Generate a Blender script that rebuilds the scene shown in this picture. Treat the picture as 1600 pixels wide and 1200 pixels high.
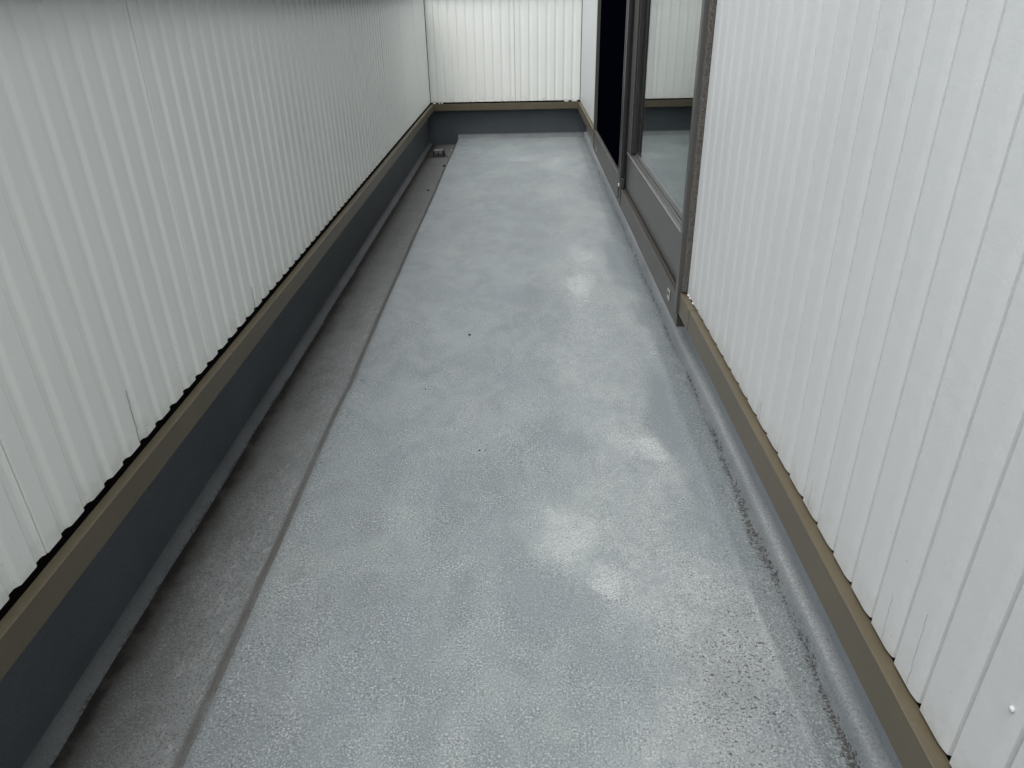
import bpy, bmesh, math, random
import numpy as np
from mathutils import Matrix, Vector, noise

random.seed(7)
scene = bpy.context.scene
for o in list(bpy.data.objects):
    bpy.data.objects.remove(o)

# ------------------------------------------------------------------ camera
cam_data = bpy.data.cameras.new("camera")
cam = bpy.data.objects.new("camera", cam_data)
scene.collection.objects.link(cam)
FPX = 1136.0
cam_data.sensor_width = 36.0
cam_data.lens = FPX / 1600.0 * 36.0
cam_data.clip_start = 0.02
cam_data.clip_end = 3000.0
dY = Vector((815 - 800, 600 + 7, -FPX)).normalized()
dD = Vector((846 - 800, 600 - 2729, -FPX)).normalized()
Zc = -dD
Zc = (Zc - Zc.dot(dY) * dY).normalized()
Xc = dY.cross(Zc)
rot = Matrix((Xc, dY, Zc))
cam.matrix_world = Matrix.Translation((0, 0, 1.0)) @ rot.to_4x4()
scene.camera = cam
scene.render.resolution_x = 1024
scene.render.resolution_y = 768

# ------------------------------------------------------------------ sky and sun (bright overcast)
world = bpy.data.worlds.new("World")
scene.world = world
world.use_nodes = True
wn = world.node_tree
wn.nodes.clear()
SUN_EL, SUN_AZ = math.radians(71), math.radians(-150)
sky = wn.nodes.new("ShaderNodeTexSky")
sky.sky_type = 'NISHITA'
sky.sun_disc = False
sky.sun_elevation = SUN_EL
sky.sun_rotation = SUN_AZ
sky.dust_density = 4.0
hs = wn.nodes.new("ShaderNodeHueSaturation")
hs.inputs["Saturation"].default_value = 0.22
bg = wn.nodes.new("ShaderNodeBackground")
bg.inputs["Strength"].default_value = 0.15
wo = wn.nodes.new("ShaderNodeOutputWorld")
wn.links.new(sky.outputs[0], hs.inputs["Color"])
wn.links.new(hs.outputs[0], bg.inputs["Color"])
wn.links.new(bg.outputs[0], wo.inputs["Surface"])

sun_data = bpy.data.lights.new("sun", 'SUN')
sun_data.energy = 0.75
sun_data.angle = math.radians(80)
sun_data.color = (1.0, 0.97, 0.93)
sun = bpy.data.objects.new("sun", sun_data)
scene.collection.objects.link(sun)
sd = Vector((math.sin(SUN_AZ) * math.cos(SUN_EL), math.cos(SUN_AZ) * math.cos(SUN_EL), math.sin(SUN_EL)))
sun.rotation_euler = sd.to_track_quat('Z', 'Y').to_euler()

scene.view_settings.view_transform = 'Standard'
scene.view_settings.look = 'None'
scene.view_settings.gamma = 1.0
scene.view_settings.use_curve_mapping = False
scene.view_settings.exposure = 0.93
scene.render.engine = 'CYCLES'
scene.cycles.max_bounces = 10
scene.cycles.diffuse_bounces = 6

# ------------------------------------------------------------------ helpers
COL = scene.collection

def link(name, me, mat=None, parent=None):
    o = bpy.data.objects.new(name, me)
    COL.objects.link(o)
    if mat is not None and me is not None:
        me.materials.clear()
        me.materials.append(mat)
    if parent is not None:
        o.parent = parent
    return o

def tag(o, label=None, cat=None, group=None, kind=None):
    if label: o["label"] = label
    if cat: o["category"] = cat
    if group: o["group"] = group
    if kind: o["kind"] = kind
    return o

def thing(name, label, cat, group=None):
    o = bpy.data.objects.new(name, None)
    o.empty_display_size = 0.1
    COL.objects.link(o)
    return tag(o, label, cat, group)

def mesh_from(verts, faces, name="mesh"):
    me = bpy.data.meshes.new(name)
    me.from_pydata([tuple(v) for v in verts], [], faces)
    me.update()
    return me

def box_mesh(x0, x1, y0, y1, z0, z1, bevel=0.0, seg=2):
    bm = bmesh.new()
    bmesh.ops.create_cube(bm, size=1.0)
    for v in bm.verts:
        v.co = Vector((x0 + (v.co.x + .5) * (x1 - x0), y0 + (v.co.y + .5) * (y1 - y0), z0 + (v.co.z + .5) * (z1 - z0)))
    if bevel > 0:
        bmesh.ops.bevel(bm, geom=bm.edges[:], offset=bevel, segments=seg, affect='EDGES', profile=0.5)
    me = bpy.data.meshes.new("box")
    bm.to_mesh(me); bm.free()
    return me

def box(name, x0, x1, y0, y1, z0, z1, mat, parent=None, bevel=0.0):
    return link(name, box_mesh(x0, x1, y0, y1, z0, z1, bevel), mat, parent)

def extrude_profile(pts, a0, a1, axis, closed=True, cuts=1, bevel=0.0):
    """pts = 2D outline (p, z). axis 'y': p is x and it runs along y; axis 'x': p is y and it runs along x."""
    n = len(pts)
    verts, faces = [], []
    for k in range(cuts + 1):
        a = a0 + (a1 - a0) * k / cuts
        for (p, z) in pts:
            verts.append((p, a, z) if axis == 'y' else (a, p, z))
    m = n if closed else n - 1
    for k in range(cuts):
        for i in range(m):
            j = (i + 1) % n
            faces.append((k * n + i, k * n + j, (k + 1) * n + j, (k + 1) * n + i))
    if closed:
        faces.append(tuple(range(n)))
        faces.append(tuple(cuts * n + i for i in reversed(range(n))))
    me = mesh_from(verts, faces)
    bm = bmesh.new(); bm.from_mesh(me)
    bmesh.ops.recalc_face_normals(bm, faces=bm.faces)
    if bevel:
        es = [e for e in bm.edges if len(e.link_faces) == 2 and e.calc_face_angle(0) > 0.6]
        bmesh.ops.bevel(bm, geom=es, offset=bevel, segments=2, affect='EDGES', profile=0.5)
    bm.to_mesh(me); bm.free()
    return me

def tube_mesh(pts, r, n=8):
    verts, faces = [], []
    for k, p in enumerate(pts):
        p = Vector(p)
        q = Vector(pts[min(k + 1, len(pts) - 1)]) - Vector(pts[max(k - 1, 0)])
        q.normalize()
        a = q.orthogonal().normalized(); b = q.cross(a)
        for i in range(n):
            t = 2 * math.pi * i / n
            verts.append(p + a * math.cos(t) * r + b * math.sin(t) * r)
    for k in range(len(pts) - 1):
        for i in range(n):
            j = (i + 1) % n
            faces.append((k * n + i, k * n + j, (k + 1) * n + j, (k + 1) * n + i))
    faces.append(tuple(range(n)))
    faces.append(tuple((len(pts) - 1) * n + i for i in reversed(range(n))))
    return mesh_from(verts, faces)

def smooth(me):
    for p in me.polygons: p.use_smooth = True
    return me

# ------------------------------------------------------------------ materials
class NT:
    def __init__(self, name):
        self.m = bpy.data.materials.new(name)
        self.m.use_nodes = True
        self.t = self.m.node_tree
        self.b = self.t.nodes["Principled BSDF"]
        self.tc = self.t.nodes.new("ShaderNodeTexCoord")
    def n(self, typ, **kw):
        x = self.t.nodes.new(typ)
        for k, v in kw.items(): setattr(x, k, v)
        return x
    def put(self, sock, v):
        if isinstance(v, bpy.types.NodeSocket): self.t.links.new(v, sock)
        elif isinstance(v, (int, float)): sock.default_value = v
        else: sock.default_value = tuple(v) if len(v) != 3 or sock.type == 'VECTOR' else (*v, 1.0)
    def obj(self): return self.tc.outputs["Object"]
    def math(self, op, a, b=0.0, c=None, clamp=False):
        x = self.n("ShaderNodeMath", operation=op, use_clamp=clamp)
        self.put(x.inputs[0], a); self.put(x.inputs[1], b)
        if c is not None: self.put(x.inputs[2], c)
        return x.outputs[0]
    def vscale(self, v, s):
        x = self.n("ShaderNodeVectorMath", operation='MULTIPLY')
        self.put(x.inputs[0], v); self.put(x.inputs[1], s)
        return x.outputs[0]
    def noise(self, scale, detail=3.0, rough=0.5, vec=None, dist=0.0):
        x = self.n("ShaderNodeTexNoise")
        self.put(x.inputs["Vector"], vec if vec is not None else self.obj())
        x.inputs["Scale"].default_value = scale
        x.inputs["Detail"].default_value = detail
        x.inputs["Roughness"].default_value = rough
        x.inputs["Distortion"].default_value = dist
        return x.outputs["Fac"]
    def ramp(self, v, a, b, lo=0.0, hi=1.0, smooth=True):
        x = self.n("ShaderNodeMapRange", interpolation_type='SMOOTHSTEP' if smooth else 'LINEAR')
        self.put(x.inputs["Value"], v)
        self.put(x.inputs["From Min"], a); self.put(x.inputs["From Max"], b)
        self.put(x.inputs["To Min"], lo); self.put(x.inputs["To Max"], hi)
        return x.outputs["Result"]
    def mix(self, f, a, b, mode='MIX'):
        x = self.n("ShaderNodeMix", data_type='RGBA', blend_type=mode)
        self.put(x.inputs[0], f); self.put(x.inputs[6], a); self.put(x.inputs[7], b)
        return x.outputs[2]
    def sep(self):
        x = self.n("ShaderNodeSeparateXYZ"); self.put(x.inputs[0], self.obj())
        return x.outputs
    def attr(self, name):
        x = self.n("ShaderNodeAttribute"); x.attribute_name = name
        return x.outputs["Fac"]
    def bump(self, h, strength=0.3, dist=0.01, normal=None):
        x = self.n("ShaderNodeBump")
        self.put(x.inputs["Height"], h)
        x.inputs["Strength"].default_value = strength
        x.inputs["Distance"].default_value = dist
        if normal is not None: self.put(x.inputs["Normal"], normal)
        return x.outputs[0]
    def done(self, color=None, rough=0.6, metal=0.0, spec=0.5, normal=None):
        if color is not None: self.put(self.b.inputs["Base Color"], color)
        self.put(self.b.inputs["Roughness"], rough)
        self.put(self.b.inputs["Metallic"], metal)
        self.put(self.b.inputs["Specular IOR Level"], spec)
        if normal is not None: self.put(self.b.inputs["Normal"], normal)
        return self.m

def siding_material(name, col, bumpiness, dirt_z=0.27):
    t = NT(name)
    big = t.noise(1.7, 3)
    oi = t.n('ShaderNodeObjectInfo')
    c = t.mix(t.ramp(big, .3, .7), [v * .95 for v in col], col)
    c = t.mix(t.ramp(oi.outputs['Random'], 0, 1, 0, .10, smooth=False), c, [v * .80 for v in (col[0], col[1] * .995, col[2] * .97)])
    # thin vertical rain streaks and small specks of dirt low on the boards
    s = t.sep()
    streak = t.noise(1.0, 4, .6, t.vscale(t.obj(), (60, 60, 1.6)))
    c = t.mix(t.ramp(streak, .55, .85, 0, .16), c, [v * .72 for v in col])
    spk = t.noise(210, 2, .5)
    low = t.ramp(s[2], dirt_z, dirt_z + .32, 1, .12)
    m = t.math('MULTIPLY', t.ramp(spk, .735, .78), low)
    c = t.mix(m, c, (.16, .15, .13))
    edge = t.math('MULTIPLY', t.ramp(s[2], dirt_z, dirt_z + .06, 1, 0), t.ramp(t.noise(28, 4, .65), .42, .75))
    c = t.mix(t.math('MULTIPLY', edge, .35), c, (.30, .27, .22))
    lump = t.noise(38, 3, .55)
    fine = t.noise(260, 3, .6)
    h = t.math('ADD', t.math('MULTIPLY', lump, .7), t.math('MULTIPLY', fine, .3))
    return t.done(c, t.ramp(big, .3, .7, .42, .52), 0, .4, t.bump(h, bumpiness, .004))

M = {}
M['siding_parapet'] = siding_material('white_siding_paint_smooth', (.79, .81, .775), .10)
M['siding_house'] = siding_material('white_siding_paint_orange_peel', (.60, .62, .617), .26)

def metal_paint(name, col, rough=.42, spec=.5, wear=.5):
    dr_ = .03 * wear
    t = NT(name)
    n = t.noise(9, 5, .6)
    c = t.mix(t.ramp(n, .35, .7), col, [v * (1 + .28 * wear) for v in col])
    dust = t.ramp(t.noise(90, 3, .6), .58, .8, 0, .22 * wear)
    c = t.mix(dust, c, (.34, .32, .28))
    return t.done(c, t.ramp(n, .3, .7, rough - dr_, rough + dr_), 0, spec, t.bump(t.noise(500, 2), .05, .001))

M['flashing'] = metal_paint('bronze_flashing_paint', (.094, .079, .051), .40, .45)
M['frame'] = metal_paint('dark_bronze_aluminium', (.072, .072, .067), .36, .5, .12)
M['frame_edge'] = metal_paint('bright_aluminium_and_highlight', (.30, .30, .29), .3, .6, .2)  # light metal of the caps; also paints the bead highlight
M['frame_sill'] = metal_paint('dark_brown_sill_aluminium', (.056, .053, .047), .40, .45, .2)
M['frame_deep'] = metal_paint('deep_bronze_aluminium', (.03, .03, .029), .4, .4, .1)  # darker bronze for the screen post and stile grooves
M['frame_dark'] = metal_paint('black_aluminium', (.014, .014, .014), .4, .4, .15)
M['coping'] = metal_paint('bronze_coping_paint', (.11, .095, .07), .4)
M['steel'] = (lambda t: t.done(t.mix(t.noise(60, 3), (.22, .22, .21), (.34, .34, .33)), .42, .8))(NT('dull_steel'))
M['black'] = (lambda t: t.done(t.mix(t.noise(20, 3), (.006, .006, .006), (.012, .011, .010)), .9, 0, .1))(NT('black_gap_shade'))  # black core paints the shade in gaps behind and below the siding
M['white_plastic'] = (lambda t: t.done(t.mix(t.noise(30, 3), (.7, .7, .68), (.78, .78, .76)), .4))(NT('white_plastic'))
M['screen'] = (lambda t: t.done(t.mix(t.noise(300, 2), (.0006, .0008, .0024), (.001, .0013, .0035)), 1.0, 0, 0.0))(NT('black_mesh_screen'))
M['crumb'] = (lambda t: t.done(t.mix(t.noise(200, 2), (.01, .009, .008), (.03, .026, .02)), .9, 0, .1))(NT('black_crumb'))
M['crack'] = (lambda t: t.done(t.mix(t.noise(150, 2), (.22, .22, .20), (.36, .36, .34)), .9, 0, .1))(NT('hairline_crack_grey'))  # grey of the hairline crack marks
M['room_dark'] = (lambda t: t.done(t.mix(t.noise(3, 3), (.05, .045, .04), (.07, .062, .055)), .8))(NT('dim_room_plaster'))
M['ground'] = (lambda t: t.done(t.mix(t.noise(.4, 5), (.09, .09, .088), (.15, .145, .135)), .95))(NT('asphalt_ground'))
M['stucco'] = (lambda t: t.done(t.mix(t.noise(4, 4), (.55, .55, .53), (.62, .62, .6)), .8, 0, .3, t.bump(t.noise(80, 4), .3, .01)))(NT('outer_wall_stucco'))

def sealant_material():
    t = NT('rough_grey_brown_sealant')
    a = t.noise(330, 5, .72)
    c = t.mix(t.ramp(a, .40, .60), (.040, .037, .033), (.155, .145, .13))
    return t.done(c, .85, 0, .3, t.bump(a, .8, .003))
M['sealant'] = sealant_material()

def glass_material():
    t = NT('window_glass')
    t.b.inputs["Transmission Weight"].default_value = 1.0
    t.b.inputs["IOR"].default_value = 1.52
    return t.done((.80, .86, .85), .015, 0, .5)
M['glass'] = glass_material()

BASE = (.225, .252, .272)

def floor_material():
    t = NT('grey_coating_worn_floor')
    s = t.sep()
    wear, dark, grime = t.attr("wear"), t.attr("smooth_patch"), t.attr("grime")
    n_big = t.noise(2.2, 4, .55)
    n_mid = t.noise(13, 5, .62, dist=.4)
    n_brush = t.noise(1.0, 5, .62, t.vscale(t.obj(), (22, 9, 9)), .6)
    n_cloud = t.noise(5.5, 6, .68, t.vscale(t.obj(), (1, .55, 1)), .9)
    n_fine = t.noise(42, 5, .7, dist=.6)
    n_blot = t.noise(8.0, 5, .6, t.vscale(t.obj(), (1, .7, 1)), 1.2)
    c = t.mix(t.ramp(n_big, .34, .68), (.166, .194, .208), (.214, .243, .246))
    c = t.mix(t.ramp(n_cloud, .36, .64, 0, .6), c, (.140, .160, .168))
    c = t.mix(t.ramp(n_blot, .42, .68, 0, .6), c, (.226, .253, .253))
    # chalky light clouds, mostly toward the house
    w = t.math('ADD', wear, t.math('MULTIPLY', t.math('SUBTRACT', n_cloud, .5), 1.5))
    w = t.math('ADD', w, t.math('MULTIPLY', t.math('SUBTRACT', n_fine, .5), 1.5))
    w = t.math('ADD', w, t.math('MULTIPLY', t.math('SUBTRACT', n_brush, .5), .8))
    wm = t.ramp(w, -.35, 1.75)
    gg = t.noise(200, 5, .75)
    c = t.mix(t.math('MULTIPLY', t.math('MULTIPLY', wm, t.ramp(gg, .36, .56, .45, 1.0)), t.ramp(wear, .02, .75, 0, 1.0)), c, (.49, .525, .515))
    # bluer, smoother patches
    d = t.math('ADD', dark, t.math('MULTIPLY', t.math('SUBTRACT', n_cloud, .5), 1.4))
    d = t.math('ADD', d, t.math('MULTIPLY', t.math('SUBTRACT', n_fine, .5), .7))
    dm = t.math('MULTIPLY', t.ramp(d, .15, .95, 0, .85), t.ramp(dark, .05, .35))
    c = t.mix(dm, c, (.180, .206, .222))
    vor = t.n("ShaderNodeTexVoronoi"); vor.inputs["Scale"].default_value = 62.0; vor.inputs["Randomness"].default_value = .45
    t.put(vor.inputs["Vector"], t.obj())
    dots = t.math('MULTIPLY', t.ramp(vor.outputs["Distance"], .48, .34), t.math('MULTIPLY', t.attr("sole_print"), t.ramp(n_mid, .35, .6, .1, .7)))
    c = t.mix(dots, c, (.175, .195, .212))
    # granular speckle: pale grains and dark pits
    g1 = t.noise(270, 5, .78)
    g2 = t.noise(140, 6, .85, t.vscale(t.obj(), (1, .75, 1)))
    calm = t.math('MULTIPLY', t.math('SUBTRACT', 1.0, t.math('MULTIPLY', dm, .5)), t.ramp(t.noise(14, 4, .65), .30, .68, .5, 1.15))
    c = t.mix(t.math('MULTIPLY', t.ramp(g1, .53, .62, 0, .62), calm), c, (.54, .57, .565))
    c = t.mix(t.math('MULTIPLY', t.ramp(g1, .47, .38, 0, .85), calm), c, (.078, .085, .090))
    c = t.mix(t.math('MULTIPLY', t.ramp(g2, .42, .36, 0, .9), calm), c, (.060, .064, .066))
    # black grime flecks, denser where the grime mask is high
    f = t.noise(150, 3, .6, t.vscale(t.obj(), (1.0, 1.25, 1)), .3)
    thr = t.math('SUBTRACT', .79, t.math('MULTIPLY', t.math('MULTIPLY', grime, t.ramp(n_fine, .32, .62, .75, 1.15)), .35))
    fm = t.ramp(f, thr, t.math('ADD', thr, .06))
    c = t.mix(t.math('MULTIPLY', fm, .85), c, (.040, .037, .034))
    brown = t.math('MULTIPLY', t.ramp(grime, .2, .95), t.ramp(n_mid, .3, .7, .2, .8))
    c = t.mix(t.math('MULTIPLY', brown, .4), c, (.090, .080, .070))
    h = t.math('ADD', t.math('MULTIPLY', g1, .35), t.math('MULTIPLY', g2, .65))
    b = t.bump(h, .22, .004)
    b = t.bump(n_mid, .10, .02, b)
    return t.done(c, t.ramp(w, .2, .9, .50, .68), 0, .35, b)
M['floor'] = floor_material()

def gutter_material():
    t = NT('grey_coating_dirty_gutter')
    s = t.sep()
    n_mid = t.noise(11, 5, .65, dist=.5)
    n_str = t.noise(1.0, 5, .7, t.vscale(t.obj(), (70, 26, 30)), .8)
    g1 = t.noise(240, 3, .65)
    near = t.ramp(s[1], 1.0, 4.2, 1, 0)
    n_big = t.noise(3.0, 4, .6)
    c = t.mix(t.ramp(n_mid, .32, .72), (.080, .086, .083), (.120, .127, .124))
    c = t.mix(t.ramp(s[1], 1.8, 4.4, 0, .45), c, (.045, .047, .043))      # darker toward the drain
    # less soiled and scuffed toward the step
    right = t.ramp(t.math('ADD', s[0], t.math('MULTIPLY', t.math('SUBTRACT', n_big, .5), .16)), -.68, -.55)
    c = t.mix(t.math('MULTIPLY', right, t.ramp(near, 0, 1, .25, .62)), c, (.205, .220, .222))
    sc = t.math('MULTIPLY', t.ramp(n_str, .50, .72, 0, .7), t.math('MULTIPLY', right, t.ramp(near, 0, 1, .2, 1)))
    c = t.mix(sc, c, (.30, .315, .315))
    c = t.mix(t.ramp(g1, .48, .36, 0, .7), c, (.050, .050, .048))
    c = t.mix(t.ramp(g1, .53, .66, 0, .4), c, (.27, .28, .28))
    fl = t.noise(120, 5, .75)
    c = t.mix(t.ramp(fl, .60, .68, 0, .7), c, (.035, .033, .030))
    # brown film on the sloping step
    st = t.math('MULTIPLY', t.ramp(s[0], -.548, -.536), t.ramp(n_mid, .25, .62, .25, 1))
    c = t.mix(t.math('MULTIPLY', st, .6), c, (.092, .085, .078))
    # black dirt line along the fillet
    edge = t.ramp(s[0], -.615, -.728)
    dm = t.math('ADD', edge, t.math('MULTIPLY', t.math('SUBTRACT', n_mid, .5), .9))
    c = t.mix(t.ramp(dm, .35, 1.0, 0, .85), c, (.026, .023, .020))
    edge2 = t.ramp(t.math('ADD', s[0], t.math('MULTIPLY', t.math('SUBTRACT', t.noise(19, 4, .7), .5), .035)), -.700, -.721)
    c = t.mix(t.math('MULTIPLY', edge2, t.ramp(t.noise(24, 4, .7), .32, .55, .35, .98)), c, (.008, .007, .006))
    return t.done(c, .62, 0, .35, t.bump(t.math('ADD', g1, n_str), .2, .004))
M['gutter'] = gutter_material()

def upstand_material(name, base, fleck):
    t = NT(name)
    n = t.noise(5, 4, .6)
    g1 = t.noise(260, 3, .6)
    c = t.mix(t.ramp(n, .3, .7), [v * .9 for v in base], [v * 1.08 for v in base])
    c = t.mix(t.ramp(t.noise(1.0, 4, .6, t.vscale(t.obj(), (4, 4, 40)), .5), .5, .8, 0, .25), c, [v * 1.35 for v in base])
    c = t.mix(t.ramp(g1, .52, .68, 0, .3), c, [v * 1.6 for v in base])
    c = t.mix(t.ramp(g1, .46, .34, 0, .35), c, [v * .55 for v in base])
    c = t.mix(t.math('MULTIPLY', t.ramp(t.noise(90, 2), .74, .78), fleck), c, (.02, .02, .018))
    return t.done(c, .52, 0, .4, t.bump(t.math('ADD', g1, t.noise(22, 3)), .16, .004))
M['upstand'] = upstand_material('grey_coating_upstand_shaded', (.066, .077, .085), .8)  # same coating darkened, painting in the shade below the flashing
M['upstand_house'] = upstand_material('grey_coating_upstand_house_lit', (.25, .275, .295), .8)  # same coating lightened, painting in the brighter light on the house side

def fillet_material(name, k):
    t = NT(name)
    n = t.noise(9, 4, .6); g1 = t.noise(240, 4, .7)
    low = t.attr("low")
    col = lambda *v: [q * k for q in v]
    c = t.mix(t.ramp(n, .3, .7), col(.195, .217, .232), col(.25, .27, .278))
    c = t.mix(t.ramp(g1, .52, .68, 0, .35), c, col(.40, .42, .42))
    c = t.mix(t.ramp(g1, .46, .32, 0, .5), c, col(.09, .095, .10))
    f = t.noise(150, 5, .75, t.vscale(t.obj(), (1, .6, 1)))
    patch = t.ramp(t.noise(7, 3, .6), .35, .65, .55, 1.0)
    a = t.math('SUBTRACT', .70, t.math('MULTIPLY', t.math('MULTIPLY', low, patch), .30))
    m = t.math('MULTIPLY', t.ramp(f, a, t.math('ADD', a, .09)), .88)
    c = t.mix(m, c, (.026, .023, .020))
    ridge_light = t.math('MULTIPLY', t.attr("ridge"), t.ramp(g1, .36, .60, .35, 1.0))
    c = t.mix(t.math('MULTIPLY', ridge_light, .95), c, col(.56, .58, .575))  # painted highlight along the fillet ledge
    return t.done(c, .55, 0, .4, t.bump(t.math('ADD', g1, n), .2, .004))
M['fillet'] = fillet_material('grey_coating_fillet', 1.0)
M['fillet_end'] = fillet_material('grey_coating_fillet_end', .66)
M['fillet_dark'] = fillet_material('grey_coating_fillet_dark', .34)  # same coating scaled darker, for the left fillet

# ------------------------------------------------------------------ layout (metres; camera is 1 m above the floor)
Y0, YB = -2.0, 6.04                 # near end, siding face of the end wall
XL, XR = -0.72, 0.447               # siding faces
UL, UR, UB = -0.755, 0.506, 6.085   # coated upstands, set back behind the flashing
STEP, CRE = -0.518, 0.478           # gutter edge and crease along the house
ZF0, ZF1 = 0.216, 0.264             # flashing bottom and top
ZS = 0.275                          # bottom edge of the siding
ZTOP = 1.016                        # underside of the coping
ZH = 2.25                           # top of the house wall
D0, D1 = 1.90, 4.60                 # door opening

def gz(y):                          # gutter bed falls to the drain
    return -0.014 - 0.036 * max(0.0, min(1.0, (y + 0.5) / 6.6))

def step_x(y):
    w = 0.0025 * noise.noise((0.3, y * 1.3, 0)) + 0.0014 * noise.noise((5.3, y * 5.0, 0))
    k = 0.006 / (1 + math.exp(-(y - 1.86) * 60)) * math.exp(-max(0, y - 1.86) / .35)
    return STEP + w + k

# ------------------------------------------------------------------ ground far below
tag(link("ground", mesh_from([(-400, -400, -3.2), (400, -400, -3.2), (400, 400, -3.2), (-400, 400, -3.2)], [(0, 1, 2, 3)]), M['ground']), kind="structure")

# ------------------------------------------------------------------ floor sheet
def build_floor():
    nx = 150
    ys = list(np.arange(Y0, 0.35, 0.05)) + list(np.arange(0.35, 2.6, 0.0065)) + list(np.arange(2.6, 6.035, 0.014)) + [6.035]
    ys = np.array(ys); ny = len(ys)
    ts = np.linspace(0, 1, nx)
    V = np.zeros((ny, nx, 3))
    jit = np.zeros((ny, nx, 2))
    for r, y in enumerate(ys):
        sx = step_x(y)
        cx = CRE + .004 * noise.noise((9.1, y * 1.1, 0)) + .002 * noise.noise((2.1, y * 6, 0))
        xs = sx + (cx - sx) * ts
        V[r, :, 0] = xs; V[r, :, 1] = y
        for i, x in enumerate(xs):
            z = .0016 * noise.noise((x * 2.5, y * 1.6, 1.0)) + .0006 * noise.noise((x * 9, y * 7, 4.0))
            d = cx - x
            # laminate overlap running along the house: soft raised welt, then a shallow hollow
            amp = .5 + .5 * noise.noise((3.3, y * .9, 7))
            wl = .062 + .012 * noise.noise((1.7, y * 1.2, 2))
            z += .0045 * (.45 + amp) * math.exp(-((d - wl) / .016) ** 2) * (1.0 if y < 2.1 else .35)
            z -= .0022 * math.exp(-((d - .025) / .018) ** 2)
            e = x - sx
            if e < .012: z -= .004 * (1 - e / .012) ** 2
            V[r, i, 2] = z
            jit[r, i, 0] = .05 * noise.noise((x * 5, y * 4, 11)) + .02 * noise.noise((x * 17, y * 14, 12))
            jit[r, i, 1] = .12 * noise.noise((x * 4, y * 3, 21)) + .05 * noise.noise((x * 15, y * 10, 22))
    X = V[..., 0] + jit[..., 0]; Y = V[..., 1] + jit[..., 1]
    X0 = V[..., 0]; Yr = V[..., 1]
    def sm(a, b, v):
        t = np.clip((v - a) / (b - a), 0, 1); return t * t * (3 - 2 * t)
    def ell(cx, cy, rx, ry, s=1.0, ang=0.0, XX=X, YY=Y, hard=.85):
        dx, dy = XX - cx, YY - cy
        c_, s_ = math.cos(ang), math.sin(ang)
        u = (dx * c_ + dy * s_) / rx; v = (-dx * s_ + dy * c_) / ry
        return s * (1 - sm(1 - hard, 1 + hard, np.sqrt(u * u + v * v)))
    wear = np.zeros_like(X)
    for a in [(.24, 3.02, .085, .30, .8), (.235, 2.68, .075, .17, 1.0), (.30, 3.75, .10, .32, .45), (.15, 3.35, .09, .25, .3),
              (.02, 5.24, .26, .13, .5), (.24, 5.05, .11, .22, .7), (.33, 4.55, .08, .35, .45), (-.15, 5.38, .12, .10, .4),
              (.085, 1.235, .085, .12, .85), (.16, 1.34, .10, .10, .55), (.285, 1.53, .085, .085, .95), (.145, 1.10, .045, .06, 1.0, .6),
              (.22, 1.08, .10, .20, .5), (.335, 1.13, .035, .20, .6, -.15), (.26, .72, .045, .14, .55), (.21, .98, .06, .05, .4),
              (.28, 1.95, .11, .26, .45), (.21, 2.25, .12, .2, .4), (.31, .93, .05, .10, .35), (.40, .92, .022, .16, .55), (.405, 1.75, .012, .3, .5),
              (-.05, 1.62, .12, .10, .3), (.38, 2.45, .05, .3, .3), (.10, 2.45, .13, .22, .25)]:
        wear = np.maximum(wear, ell(*a))
    wear = np.maximum(.85 * wear, .50 * sm(-.06, .20, X) * (1 - sm(.38, .45, X)) * (.6 + .4 * sm(5.6, 5.0, Yr)))
    wear = np.maximum(wear, .62 * np.exp(-((X0 - .418 - .006 * np.sin(Yr * 4)) / .012) ** 2) * (1 - sm(1.15, 1.5, Yr)))  # paler streak along the raised welt
    wear = np.maximum(wear, .10 * np.ones_like(X))
    dark = np.zeros_like(X)
    for a in [(.372, 1.72, .045, .22, 1.0), (.405, 1.36, .028, .30, .85), (.44, 1.9, .02, .5, .6), (.02, 1.03, .075, .075, .9),
              (-.06, 1.16, .07, .06, .6), (.39, 2.95, .045, .26, .95), (.09, 1.50, .06, .05, .8), (.40, 4.3, .05, .4, .6),
              (.15, .86, .10, .06, .5), (.0, 3.6, .2, .5, .45), (.02, 4.6, .25, .25, .45), (.05, .78, .10, .06, .4)]:
        dark = np.maximum(dark, ell(*a))
    prt = ell(.118, 1.055, .052, .050, 1.0, hard=.35)
    prt = np.maximum(prt, ell(.16, 1.30, .05, .045, .7, hard=.5))
    wear = wear * (1 - .8 * dark)
    d = CRE - X0; e = X0 - STEP
    grime = .92 * (1 - sm(.0, .026, d + .35 * jit[..., 0])) * (1 - .22 * sm(2.0, 3.2, Yr))
    grime = np.maximum(grime, .46 * (1 - sm(.02, .20, d)) * (1 - sm(.95, 1.35, Y)))
    grime = np.maximum(grime, ell(.35, .80, .13, .24, .60, hard=.9))
    grime = np.maximum(grime, ell(.40, .97, .08, .10, .42, hard=.9))
    grime = np.maximum(grime, ell(.22, .80, .12, .16, .40, hard=.9))
    grime = np.maximum(grime, ell(.28, 1.60, .08, .10, .30))
    grime = np.maximum(grime, .45 * (1 - sm(.0, .10, e + .6 * jit[..., 0])) * (1 - .6 * sm(1.9, 3.0, Yr)))
    grime = np.maximum(grime, ell(-.485, 1.87, .02, .05, .75))
    grime = np.maximum(grime, ell(-.45, .72, .12, .15, .50))
    grime = np.maximum(grime, .24 * (1 - sm(.7, 1.7, Yr)))
    grime = np.maximum(grime, .46 * (1 - sm(.02, .36, e + .8 * jit[..., 0])) * (1 - sm(.8, 2.4, Y)))
    faces = []
    for r in range(ny - 1):
        b = r * nx
        faces += [(b + i, b + i + 1, b + nx + i + 1, b + nx + i) for i in range(nx - 1)]
    me = mesh_from(V.reshape(-1, 3), faces, "floor")
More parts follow.
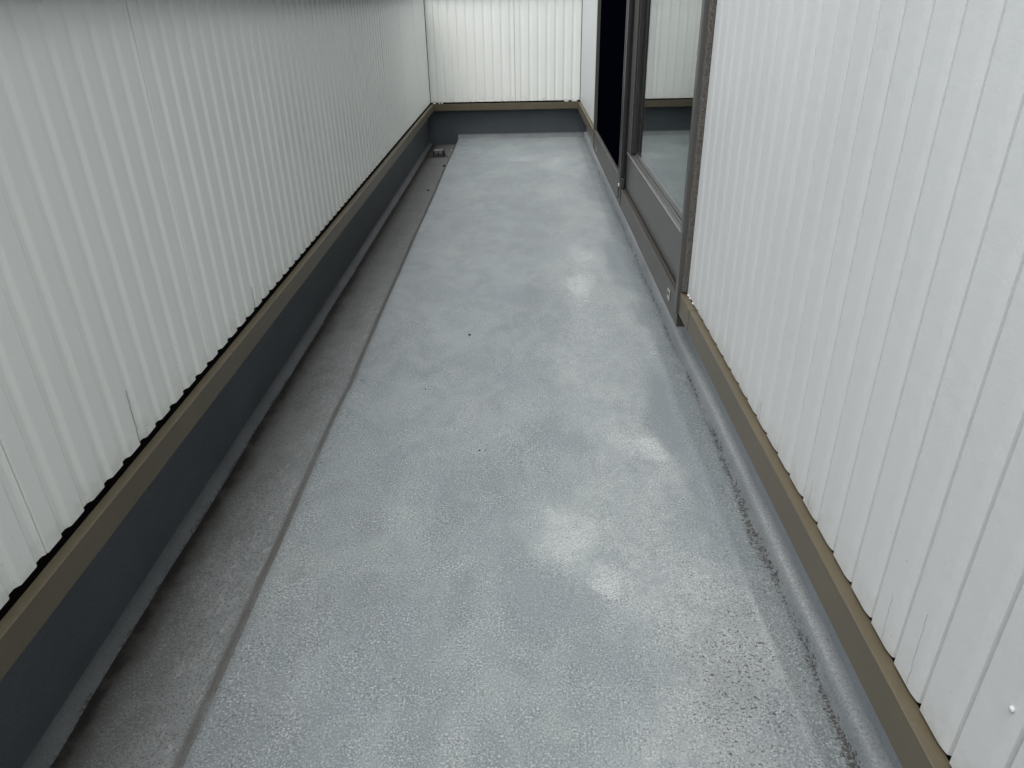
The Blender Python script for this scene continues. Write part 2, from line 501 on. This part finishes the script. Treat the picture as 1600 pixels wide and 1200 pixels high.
    for nm, arr in (("wear", wear), ("smooth_patch", dark), ("grime", grime), ("sole_print", prt)):
        at = me.attributes.new(nm, 'FLOAT', 'POINT')
        at.data.foreach_set("value", arr.reshape(-1).astype(np.float32))
    smooth(me)
    return me

floor = tag(link("floor", build_floor(), M['floor']), kind="structure")

def build_gutter():
    ys = list(np.arange(Y0, 6.085, 0.02)) + [UB]
    prof_t = [0, .25, .5, .75, 1]
    verts, faces = [], []
    cols = 4 + 1 + 26
    for y in ys:
        sx = step_x(y); z = gz(y)
        w = .030 + .003 * noise.noise((7.7, y * 4, 0))
        top = -.0042
        row = []
        for t in prof_t:
            s_ = t * t * (3 - 2 * t)
            row.append((sx - w * t + .0004, y, top + (z - top) * s_))
        for k in range(1, 27):
            x = (sx - w) + (-.745 - (sx - w)) * k / 26
            row.append((x, y, z + .0012 * noise.noise((x * 7, y * 5, 3))))
        verts += row
    n = len(prof_t) + 26
    for r in range(len(ys) - 1):
        for i in range(n - 1):
            faces.append((r * n + i, (r + 1) * n + i, (r + 1) * n + i + 1, r * n + i + 1))
    return smooth(mesh_from(verts, faces))
gutter = tag(link("gutter", build_gutter(), M['gutter']), kind="structure")
box("floor_slab", UL - .1, UR + .1, Y0, UB + .1, -.30, -.075, M['stucco'], floor)

# ------------------------------------------------------------------ siding boards
PITCH, RIDGE, SLOPE, DEPTH = .0655, .0350, .0105, .0056
TH = .016
def board_profile(L, flat=False, SLOPE=SLOPE, DEPTH=DEPTH, SLOPE2=None, RIDGE=RIDGE, custom=None):
    SLOPE2 = SLOPE2 or SLOPE
    """(s, d) pairs from s=0 to s=L; d is how far the face lies behind the ridge plane"""
    if flat:
        return [(0, .0012), (.0012, 0), (L - .0012, 0), (L, .0012)]
    pts = [(0.0, .0012), (.0012, 0.0)]
    s = 0.0
    def add(s_, d_):
        if s_ > pts[-1][0] + 1e-5 and s_ < L - .0013: pts.append((s_, d_))
    k = 0
    while s < L:
        if custom:
            for u, d in custom: add(s + u, d)
            s += PITCH; k += 1
            continue
        a = s + RIDGE
        K = 6
        for q in range(K + 1):                       # down into the groove
            f = q / K; add(a + SLOPE * f, DEPTH * (f * f * (3 - 2 * f)))
        e = s + PITCH
        for q in range(K + 1):                       # and out again
            f = q / K; add(e - SLOPE2 + SLOPE2 * f, DEPTH * (1 - f * f * (3 - 2 * f)))
        s += PITCH; k += 1
    d_end = pts[-1][1]
    pts.append((L, d_end + .0008))
    return pts

def board(name, parent, mat, place, s0, L, z0, z1, flat=False, **kw):
    """place(s, d, z) -> world point"""
    p = board_profile(L, flat, **kw)
    n = len(p)
    verts, faces = [], []
    for z in (z0, z1):
        for s, d in p: verts.append(place(s0 + s, d, z))
        for s, d in p: verts.append(place(s0 + s, TH, z))
    o = 2 * n
    for i in range(n - 1):
        faces.append((i, i + 1, o + i + 1, o + i))
        faces.append((n + i, o + n + i, o + n + i + 1, n + i + 1))
        faces.append((i, n + i, n + i + 1, i + 1))
        faces.append((o + i, o + i + 1, o + n + i + 1, o + n + i))
    faces.append((0, o, o + n, n)); faces.append((n - 1, 2 * n - 1, o + 2 * n - 1, o + n - 1))
    me = mesh_from(verts, faces)
    bm = bmesh.new(); bm.from_mesh(me)
    bmesh.ops.recalc_face_normals(bm, faces=bm.faces)
    bm.to_mesh(me); bm.free()
    return link(name, me, mat, parent)

left_place = lambda s, d, z: (XL - d, s, z)
right_place = lambda s, d, z: (XR + d, -s, z)
back_place = lambda s, d, z: (s, YB + d, z)
near_place = lambda s, d, z: (-s, Y0 - d, z)
HB = dict(custom=[(.0390, 0), (.0430, .0001), (.0470, .0006), (.0510, .0013), (.0545, .0020), (.0562, .0028), (.0588, .0084), (.0597, .0092), (.0624, .0092), (.0632, .0082), (.0649, .0009), (.0655, .0001)])
GAP = .0010

# flashing outline: a folded metal strip with a small drip lip
def flashing_profile(front, back, sgn, ZF0=ZF0):
    """sgn=+1: front lies at larger p than back"""
    t = .0016
    return [(back, ZF1 - .001), (front - sgn * .0015, ZF1 + .0012), (front, ZF1), (front, ZF0), (front - sgn * t, ZF0), (front - sgn * t, ZF1 - t), (back, ZF1 - .001 - t)]

# ---- parapet along the left
par = thing("parapet", "long ribbed white parapet with the gutter running along its foot", "parapet")
s = .835 - 5 * .655 + .0
s = .835 - .655 * 5
while s < 5.3:
    a = max(s, Y0 + .01)
    if s + .655 > Y0 + .1:
        if s < Y0:
            pass
        else:
            b = board("siding_board", par, M['siding_parapet'], left_place, s + GAP / 2, .655 - GAP, ZS, ZTOP - .001, SLOPE=.0105, DEPTH=.0062)
    s += .655
tag(board("siding_board", par, M['siding_parapet'], left_place, s + GAP / 2, 6.021 - s, ZS, ZTOP - .001, flat=True), "flat plain board at the far corner")
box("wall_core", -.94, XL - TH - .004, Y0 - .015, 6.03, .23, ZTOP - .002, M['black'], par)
box("outer_face", -.975, -.941, Y0 - .1, 6.30, -3.2, ZTOP - .003, M['stucco'], par)
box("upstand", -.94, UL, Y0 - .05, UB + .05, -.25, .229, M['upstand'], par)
link("base_flashing", extrude_profile(flashing_profile(-.697, -.7185, 1), Y0, 6.018, 'y'), M['flashing'], par)  # stops short so the black core shows as a shaded gap

def coping_mesh_y(x0, x1, y0, y1):
    z = ZTOP
    p = [(x0, z), (x0, z + .035), ((x0 + x1) / 2, z + .043), (x1, z + .036), (x1, z), (x1 - .004, z - .004), (x0 + .004, z - .004)]
    return extrude_profile(p, y0, y1, 'y', bevel=.003)
cy = Y0 - .1
while cy < 5.9:
    e = min(cy + 2.0, 6.015)
    link("coping", coping_mesh_y(-.985, -.694, cy + .002, e - .002), M['coping'], par)
    cy += 2.0

def fillet_left():
    verts, faces, low = [], [], []
    ys = list(np.arange(Y0, 6.08, 0.02)) + [UB]
    for y in ys:
        g = gz(y); w = .0025 * noise.noise((4.4, y * 3.5, 0)) + .0015 * noise.noise((8.4, y * 13, 0))
        xs = [(-.731 + w, g - .001, 1.15), (-.735 + w, g + .003, .8), (-.741 + w * .6, g + .007, .1), (-.747, g + .012, 0), (UL + .0012, g + .019, 0), (UL - .001, g + .027, 0)]
        for x, z, l in xs:
            verts.append((x, y, z + .0012 * noise.noise((x * 40, y * 9, 2)))); low.append(l)
    n = 6
    for r in range(len(ys) - 1):
        for i in range(n - 1):
            faces.append((r * n + i, (r + 1) * n + i, (r + 1) * n + i + 1, r * n + i + 1))
    me = mesh_from(verts, faces)
    me.attributes.new("low", 'FLOAT', 'POINT').data.foreach_set("value", low)
    return smooth(me)
link("fillet", fillet_left(), M['fillet_dark'], par)

# ---- parapet across the far end
end = thing("parapet", "short ribbed white parapet joining the long parapet to the house", "parapet")
SEAM_B = -.057
n_left = 9
sx0 = -.66
board("siding_board", end, M['siding_parapet'], back_place, -.7185, sx0 - GAP + .7185, ZS, ZTOP - .001, flat=True)
board("siding_board", end, M['siding_parapet'], back_place, sx0 + GAP / 2, SEAM_B - GAP * 2 - sx0, ZS, ZTOP - .001)
board("siding_board", end, M['siding_parapet'], back_place, SEAM_B + GAP / 2, XR - .004 - SEAM_B, ZS, ZTOP - .001)
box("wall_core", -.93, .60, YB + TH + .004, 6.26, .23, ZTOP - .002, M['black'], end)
box("outer_face", -.938, .66, 6.262, 6.30, -3.2, ZTOP - .003, M['stucco'], end)
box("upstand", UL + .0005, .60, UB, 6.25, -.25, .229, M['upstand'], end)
link("base_flashing", extrude_profile(flashing_profile(6.018, 6.0385, -1), -.6965, .4295, 'x'), M['flashing'], end)
link("coping", extrude_profile([(6.014, ZTOP), (6.014, ZTOP + .036), (6.17, ZTOP + .043), (6.31, ZTOP + .035), (6.31, ZTOP), (6.306, ZTOP - .004), (6.018, ZTOP - .004)], -.985, .44, 'x', bevel=.003), M['coping'], end)
def fillet_back():
    verts, faces, low = [], [], []
    xs = list(np.linspace(STEP - .004, UR, 90))
    for x in xs:
        w = .003 * noise.noise((x * 6, 3.3, 0))
        for y, z, l in [(6.034 + w, .0005, .5), (6.041 + w, .004, .25), (6.055, .010, 0), (6.069, .015, 0), (UB - .0015, .022, 0), (UB + .001, .032, 0)]:
            verts.append((x, y, z)); low.append(l)
    n = 6
    for r in range(len(xs) - 1):
        for i in range(n - 1):
            faces.append((r * n + i, r * n + i + 1, (r + 1) * n + i + 1, (r + 1) * n + i))
    # closed left cheek down into the gutter
    b = len(verts)
    for y in (6.028, UB): verts.append((xs[0], y, -.06)); low.append(0)
    faces.append((0, 1, 2, 3, 4, 5, b + 1, b))
    me = mesh_from(verts, faces)
    me.attributes.new("low", 'FLOAT', 'POINT').data.foreach_set("value", low)
    return me
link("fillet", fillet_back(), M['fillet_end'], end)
# putty blobs left on the flashing at both ends of the end wall
def lump(name, x, y, z, sx, sy, sz, mat, parent, seed=0):
    bm = bmesh.new()
    bmesh.ops.create_icosphere(bm, subdivisions=2, radius=1.0)
    for v in bm.verts:
        k = 1 + .35 * noise.noise(v.co * 1.6 + Vector((seed, 0, 0)))
        v.co = Vector((x + v.co.x * sx * k, y + v.co.y * sy * k, z + v.co.z * sz * k))
    me = bpy.data.meshes.new("lump"); bm.to_mesh(me); bm.free()
    return link(name, smooth(me), mat, parent)
for i, (x, w) in enumerate([(-.69, .014), (-.655, .008), (-.632, .009), (.40, .028), (.34, .02)]):
    lump("sealant_blob", x, 6.040, ZF1 + .005, w, .004, .0045, M['siding_parapet'], end, i)

# ---- house wall on the right
house = thing("house", "white house with ribbed siding around the sliding door", "house")
SEAM_R = 1.6135
y = SEAM_R
# boards toward the camera
k = 0
while SEAM_R - k * .655 > Y0:
    a = SEAM_R - k * .655
    L = min(.655, a - Y0) - GAP
    if L > .05:
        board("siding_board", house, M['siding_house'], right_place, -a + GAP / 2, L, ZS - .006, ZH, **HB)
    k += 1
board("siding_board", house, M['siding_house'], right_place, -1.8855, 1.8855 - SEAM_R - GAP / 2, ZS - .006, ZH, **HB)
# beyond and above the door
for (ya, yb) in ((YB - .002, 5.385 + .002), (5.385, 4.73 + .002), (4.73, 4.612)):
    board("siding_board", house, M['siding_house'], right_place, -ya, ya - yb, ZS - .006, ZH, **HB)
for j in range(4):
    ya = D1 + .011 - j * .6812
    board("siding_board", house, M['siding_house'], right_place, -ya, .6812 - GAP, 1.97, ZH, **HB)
c0 = XR + TH + .004
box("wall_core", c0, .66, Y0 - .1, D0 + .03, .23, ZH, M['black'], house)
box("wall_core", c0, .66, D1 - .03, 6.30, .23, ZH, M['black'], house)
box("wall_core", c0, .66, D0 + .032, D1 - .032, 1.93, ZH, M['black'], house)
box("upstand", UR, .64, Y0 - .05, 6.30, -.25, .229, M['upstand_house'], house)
box("outer_face", .642, .66, Y0 - .1, 6.30, -3.2, .228, M['stucco'], house)
link("base_flashing", extrude_profile(flashing_profile(.430, .4515, -1, .205), Y0, 1.802, 'y'), M['flashing'], house)
link("base_flashing", extrude_profile([(p - .0009, z + .0009) for p, z in flashing_profile(.430, .4515, -1, .205)], 1.775, 1.8995, 'y'), M['flashing'], house)
link("base_flashing", extrude_profile(flashing_profile(.430, .4515, -1, .205), 4.605, 6.019, 'y'), M['flashing'], house)
# eaves above
box("eaves", XR - .08, 3.6, Y0 - .3, 6.6, ZH + .002, ZH + .12, M['white_plastic'], house, bevel=.006)
def fillet_right():
    verts, faces, low = [], [], []
    ys = list(np.arange(Y0, 6.05, 0.015)) + [6.07]
    for y in ys:
        w = .004 * noise.noise((9.1, y * 1.1, 0)) + .002 * noise.noise((2.1, y * 6, 0))
        c = CRE + w
        r = .003 * noise.noise((6.6, y * 2.1, 0))
        for x, z, l in [(c - .003, -.003, 1), (c + .002, .005, .8), (c + .006 + r, .016, .25), (c + .009 + r, .026, 0), (c + .0125 + r, .0315, 0), (c + .018 + r, .034, 0), (UR - .002, .0365, 0), (UR + .001, .043, 0)]:
            verts.append((x, y, z + .0014 * noise.noise((x * 40, y * 7, 2)))); low.append(l * (1 if y < 2.2 else .9))
    n = 8
    for q in range(len(ys) - 1):
        for i in range(n - 1):
            faces.append((q * n + i, q * n + i + 1, (q + 1) * n + i + 1, (q + 1) * n + i))
    me = mesh_from(verts, faces)
    me.attributes.new("low", 'FLOAT', 'POINT').data.foreach_set("value", low)
    ledge_light = [(0, 0, .1, .55, 1, .7, .1, 0)[q % n] * (.55 + .45 * noise.noise((1.1, verts[q][1] * 2.3, 0))) for q in range(len(verts))]  # mask of the highlight painted on the upward-facing ledge
    me.attributes.new("ridge", 'FLOAT', 'POINT').data.foreach_set("value", ledge_light)
    return smooth(me)
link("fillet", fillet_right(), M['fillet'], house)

# hairline cracks in the boards and a painted-over nail head
def crack(parent, pts, xface, w=.0004):
    verts, faces = [], []
    for k, (y_, z_) in enumerate(pts):
        ww = w * (1 - .6 * k / len(pts))
        for dx in (-.0003, .0010) if xface > 0 else (.0003, -.0010):
            verts.append((xface + dx, y_ - ww / 2, z_)); verts.append((xface + dx, y_ + ww / 2, z_))
    for k in range(len(pts) - 1):
        a, b = 4 * k, 4 * k + 4
        faces += [(a, a + 1, b + 1, b), (a, b, b + 2, a + 2), (a + 1, a + 3, b + 3, b + 1)]
    return link("hairline_crack", mesh_from(verts, faces), M['crack'], parent)
def crack_path(y, z, dz, n=9, lean=0.0, seed=0):
    return [(y + lean * i / n + .003 * noise.noise((seed, i * .8, 0)), z + dz * i / n) for i in range(n + 1)]
crack(house, crack_path(.666, ZS - .004, .075, seed=1, lean=.004), XR)
crack(house, crack_path(.598, ZS - .004, .11, seed=5, lean=.004), XR)
crack(house, crack_path(.935, ZS - .004, .05, seed=9, lean=.003), XR)
crack(house, crack_path(1.205, ZS - .004, .04, seed=12, lean=.002), XR)
crack(par, [(y_, z_) for y_, z_ in crack_path(1.135 + .0, ZS + .001, .11, seed=3, lean=.006)], XL)
crack(par, crack_path(1.80, ZS + .001, .06, seed=7, lean=.003), XL)
lump("nail_head", XR - .001, .457, .409, .0022, .0030, .0030, M['siding_house'], house, 3)
for i, (y_, w_) in enumerate([(1.874, .010), (1.852, .006), (1.815, .007)]):
    lump("sealant_blob", XR + .001, y_, ZF1 + .004, .004, w_, .004, M['siding_house'], house, 10 + i)

# ---- unseen house wing, added behind the camera to cut light from the rear
board("siding_board", house, M['siding_house'], near_place, -(XR - .004), .6, ZS - .006, ZH, **HB)
board("siding_board", house, M['siding_house'], near_place, -(XR - .606), .562, ZS - .006, ZH, **HB)
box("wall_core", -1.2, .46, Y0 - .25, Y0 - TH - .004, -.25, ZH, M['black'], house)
box("eaves", -1.3, XR - .085, Y0 - .6, Y0 + .06, ZH + .003, ZH + .121, M['white_plastic'], house, bevel=.006)

# ------------------------------------------------------------------ room behind the door
room = tag(bpy.data.objects.new("room", None), kind="structure"); COL.objects.link(room)
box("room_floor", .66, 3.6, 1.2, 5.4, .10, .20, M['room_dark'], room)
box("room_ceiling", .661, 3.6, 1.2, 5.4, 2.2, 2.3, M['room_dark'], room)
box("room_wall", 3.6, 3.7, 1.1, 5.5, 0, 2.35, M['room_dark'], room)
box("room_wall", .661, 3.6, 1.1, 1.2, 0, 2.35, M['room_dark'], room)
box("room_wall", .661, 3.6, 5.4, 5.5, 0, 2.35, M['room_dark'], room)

# ------------------------------------------------------------------ sliding door
door = thing("sliding_door", "dark bronze aluminium sliding door with a glass panel in the house wall", "door")
door["kind"] = "thing"
FX = .430
ZD = 1.93
# sill with stepped tracks (near half) and higher cover (far half)
sill = link("sill", extrude_profile([(FX, .158), (FX, .233), (FX + .002, .235), (FX + .006, .235), (FX + .007, .231), (FX + .011, .231), (FX + .012, .2365), (FX + .0155, .2365),
                                     (FX + .0165, .229), (.474, .229), (.476, .24), (.66, .24), (.66, .20), (.505, .158)], D0 + .012, D1 - .005, 'y'), M['frame_sill'], door)
link("sill_cover", extrude_profile([(FX - .0025, .160), (FX - .0025, .278), (FX + .001, .281), (FX + .012, .281), (FX + .012, .2372), (FX - .0002, .2372), (FX - .0002, .160)], 3.255, D1 - .002, 'y', bevel=.001), M['frame_sill'], door)
# jambs
link("jamb", box_mesh(FX - .008, .66, D0 + .001, D0 + .030, .202, ZD, .003), M['frame'], door)
link("jamb", box_mesh(FX - .001, FX + .03, D0 + .031, D0 + .058, .2375, ZD, .002), M['frame'], door)
link("jamb", box_mesh(FX - .006, .66, D1 - .022, D1 + .003, .175, ZD, .003), M['frame'], door)
link("head", box_mesh(FX - .006, .66, D0 + .031, D1 - .023, ZD - .035, ZD + .0, .003), M['frame'], door)
# sealant joint between jamb and siding
def sealant_joint():
    verts, faces = [], []
    zs = np.arange(ZS - .004, 1.96, .008)
    for z in zs:
        for k, (x, y_) in enumerate([(FX + .003, D0 + .002), (FX + .004, D0 - .004), (FX + .0085, D0 - .010), (XR + .002, D0 - .0142)]):
            r = .0006 * noise.noise((y_ * 300, z * 90, 0)) + .0006 * noise.noise((y_ * 90, z * 31, 4))
            verts.append((x + r, y_ + r, z))
    n = 4
    for r in range(len(zs) - 1):
        for i in range(n - 1):
            faces.append((r * n + i, r * n + i + 1, (r + 1) * n + i + 1, (r + 1) * n + i))
    return mesh_from(verts, faces)
link("sealant_joint", sealant_joint(), M['sealant'], door)
box("sealant_backing", FX + .0125, c0 + .01, D0 - .016, D0 + .0005, ZS - .004, 1.96, M['sealant'], door)

# glazed sash
sash = link("sash", box_mesh(.451, .478, D0 + .034, 3.30, .2376, .388, .002), M['frame'], door)    # deep bottom rail
link("bottom_bead", extrude_profile([(.4505, .3885), (.4505, .3925), (.4525, .3945), (.460, .3955), (.461, .3905 + .008), (.467, .400), (.468, .406), (.478, .406), (.478, .3885)], D0 + .06, 3.285, 'y'), M['frame'], sash)
link("bead_highlight", box_mesh(.4493, .4503, D0 + .062, 3.284, .3885, .3935, .0003), M['frame_edge'], sash)  # bright strip painted in as the highlight on the bead
for (a, b) in ((3.285, 3.302), (3.245, 3.262), (3.205, 3.222), (3.165, 3.180)):
    link("stile_rib", box_mesh(.4495, .456, a, b, .3975 if b < 3.28 else .239, ZD - .036, .0025), M['frame'], sash)
link("stile", box_mesh(.4565, .478, 3.14, 3.30, .4065, ZD - .036, .002), M['frame_deep'], sash)
link("stile", box_mesh(.451, .478, D0 + .034, D0 + .075, .4065, ZD - .036, .002), M['frame'], sash)
link("top_rail", box_mesh(.451, .478, D0 + .076, 3.139, ZD - .09, ZD - .036, .002), M['frame'], sash)
link("pane", box_mesh(.4695, .4735, D0 + .07, 3.15, .398, ZD - .08), M['glass'], sash)
link("reflection_line_bar", box_mesh(.4742, .4845, D0 + .076, 3.139, .4065, .4165, .0008), M['frame_edge'], sash)  # bar added with the pane behind it to draw reflected frame lines
link("inner_pane", box_mesh(.4850, .4885, D0 + .07, 3.15, .398, ZD - .08), M['glass'], sash)
# drop bolt and black post of the insect screen in front of the open half
post = link("screen_post", box_mesh(FX - .004, FX + .010, 3.262, 3.318, .2385 + .044, ZD - .036, .002), M['frame_deep'], door)
link("post_edge", box_mesh(FX - .006, FX - .0045, 3.308, 3.320, .284, ZD - .036, .0006), M['frame'], post)
link("post_gasket", box_mesh(FX + .0105, .4485, 3.262, 3.300, .2385 + .001, ZD - .036), M['frame_dark'], post)
link("post_foot", box_mesh(FX - .004, FX + .010, 3.262, 3.312, .2382 + .0, .281, .003), M['frame_dark'], post)
link("latch", box_mesh(FX - .0075, FX - .0045, 3.278, 3.298, .2395, .252, .001), M['white_plastic'], post)
link("latch_screw", box_mesh(FX - .0065, FX - .0045, 3.285, 3.295, .2655, .270, .0008), M['steel'], post)
link("pull_cord", smooth(tube_mesh([(FX - .006, 3.288, .239), (FX - .008, 3.284, .226), (FX - .0075, 3.276, .208), (FX - .009, 3.272, .196), (FX - .008, 3.270, .188)], .0024)), M['frame_dark'], post)
scr = link("screen_panel", box_mesh(FX + .0125, FX + .0145, 3.319, D1 - .022, .24, ZD - .036), M['screen'], door)
# weep-hole caps on the sill face
def weep(y_, z_, w, h, parent, x):
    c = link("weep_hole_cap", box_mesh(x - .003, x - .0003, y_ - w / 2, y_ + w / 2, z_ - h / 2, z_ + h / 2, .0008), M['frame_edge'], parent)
    link("weep_hole", box_mesh(x - .0036, x - .0031, y_ - w * .28, y_ + w * .28, z_ - h * .05, z_ + h * .32), M['frame_dark'], c)
weep(2.045, .205, .034, .030, door, FX)
weep(4.40, .200, .030, .026, door, FX - .0025)

# ------------------------------------------------------------------ drain strainer and crumbs
dr = thing("drain_strainer", "small metal drain strainer in the gutter where the two parapets meet", "drain")
dx, dy_, dz = -.632, 5.60, gz(5.6)
base = link("base_plate", box_mesh(dx - .052, dx + .052, dy_ - .045, dy_ + .045, dz + .001, dz + .007, .002), M['frame_dark'], dr)
for (sx_, sy_) in ((-1, -1), (1, -1), (-1, 1), (1, 1)):
    link("post", box_mesh(dx + sx_ * .036 - .004, dx + sx_ * .036 + .004, dy_ + sy_ * .032 - .004, dy_ + sy_ * .032 + .004, dz + .007, dz + .044, .001), M['frame_dark'], dr)
for i in range(5):
    xx = dx + (i - 2) * .0145
    link("bar", box_mesh(xx - .002, xx + .002, dy_ - .034, dy_ - .031, dz + .007, dz + .040, .0006), M['steel'] if i != 2 else M['frame_dark'], dr)
for i in range(5):
    yy = dy_ + (i - 2) * .014
    link("grate_bar", box_mesh(dx - .036, dx + .036, yy - .0035, yy + .0035, dz + .0405, dz + .0445, .001), M['steel'], dr)
link("threshold_lip", box_mesh(-.728, -.555, dy_ - .062, dy_ - .052, dz - .002, dz + .004, .001), M['frame_dark'], dr)

def crumb(x, y_, z, r, label, group, seed, mat='crumb', name="crumb"):
    o = lump(name, x, y_, z + r * .5, r, r * .85, r * .6, M[mat], None, seed)
    return tag(o, label, "debris", group)
crumb(-.187, 2.222 * 1.0, .0, .0045, "largest black crumb on the open grey floor, away from the gutter", None, 31)
crumb(-.118, 1.520, .0, .0028, "slightly larger of two tiny black crumbs lying side by side on floor", "pair of tiny crumbs on the floor", 32)
crumb(-.103, 1.520, .0, .0019, "slightly smaller of two tiny black crumbs lying side by side on floor", "pair of tiny crumbs on the floor", 33)
crumb(-.290, 1.845, .0, .0022, "lone tiny black crumb on the floor beside the gutter step", None, 34)
crumb(-.555, 5.20, gz(5.2), .010, "black crumb in the gutter closest to the drain strainer, against the floor edge", None, 35)
crumb(-.585, 4.47, gz(4.47), .007, "smaller black crumb in the gutter, farther from the drain strainer", None, 36)
crumb(-.556, 5.80, gz(5.8), .007, "small whitish chip in the gutter beside the drain strainer", None, 37, 'white_plastic', "chip")
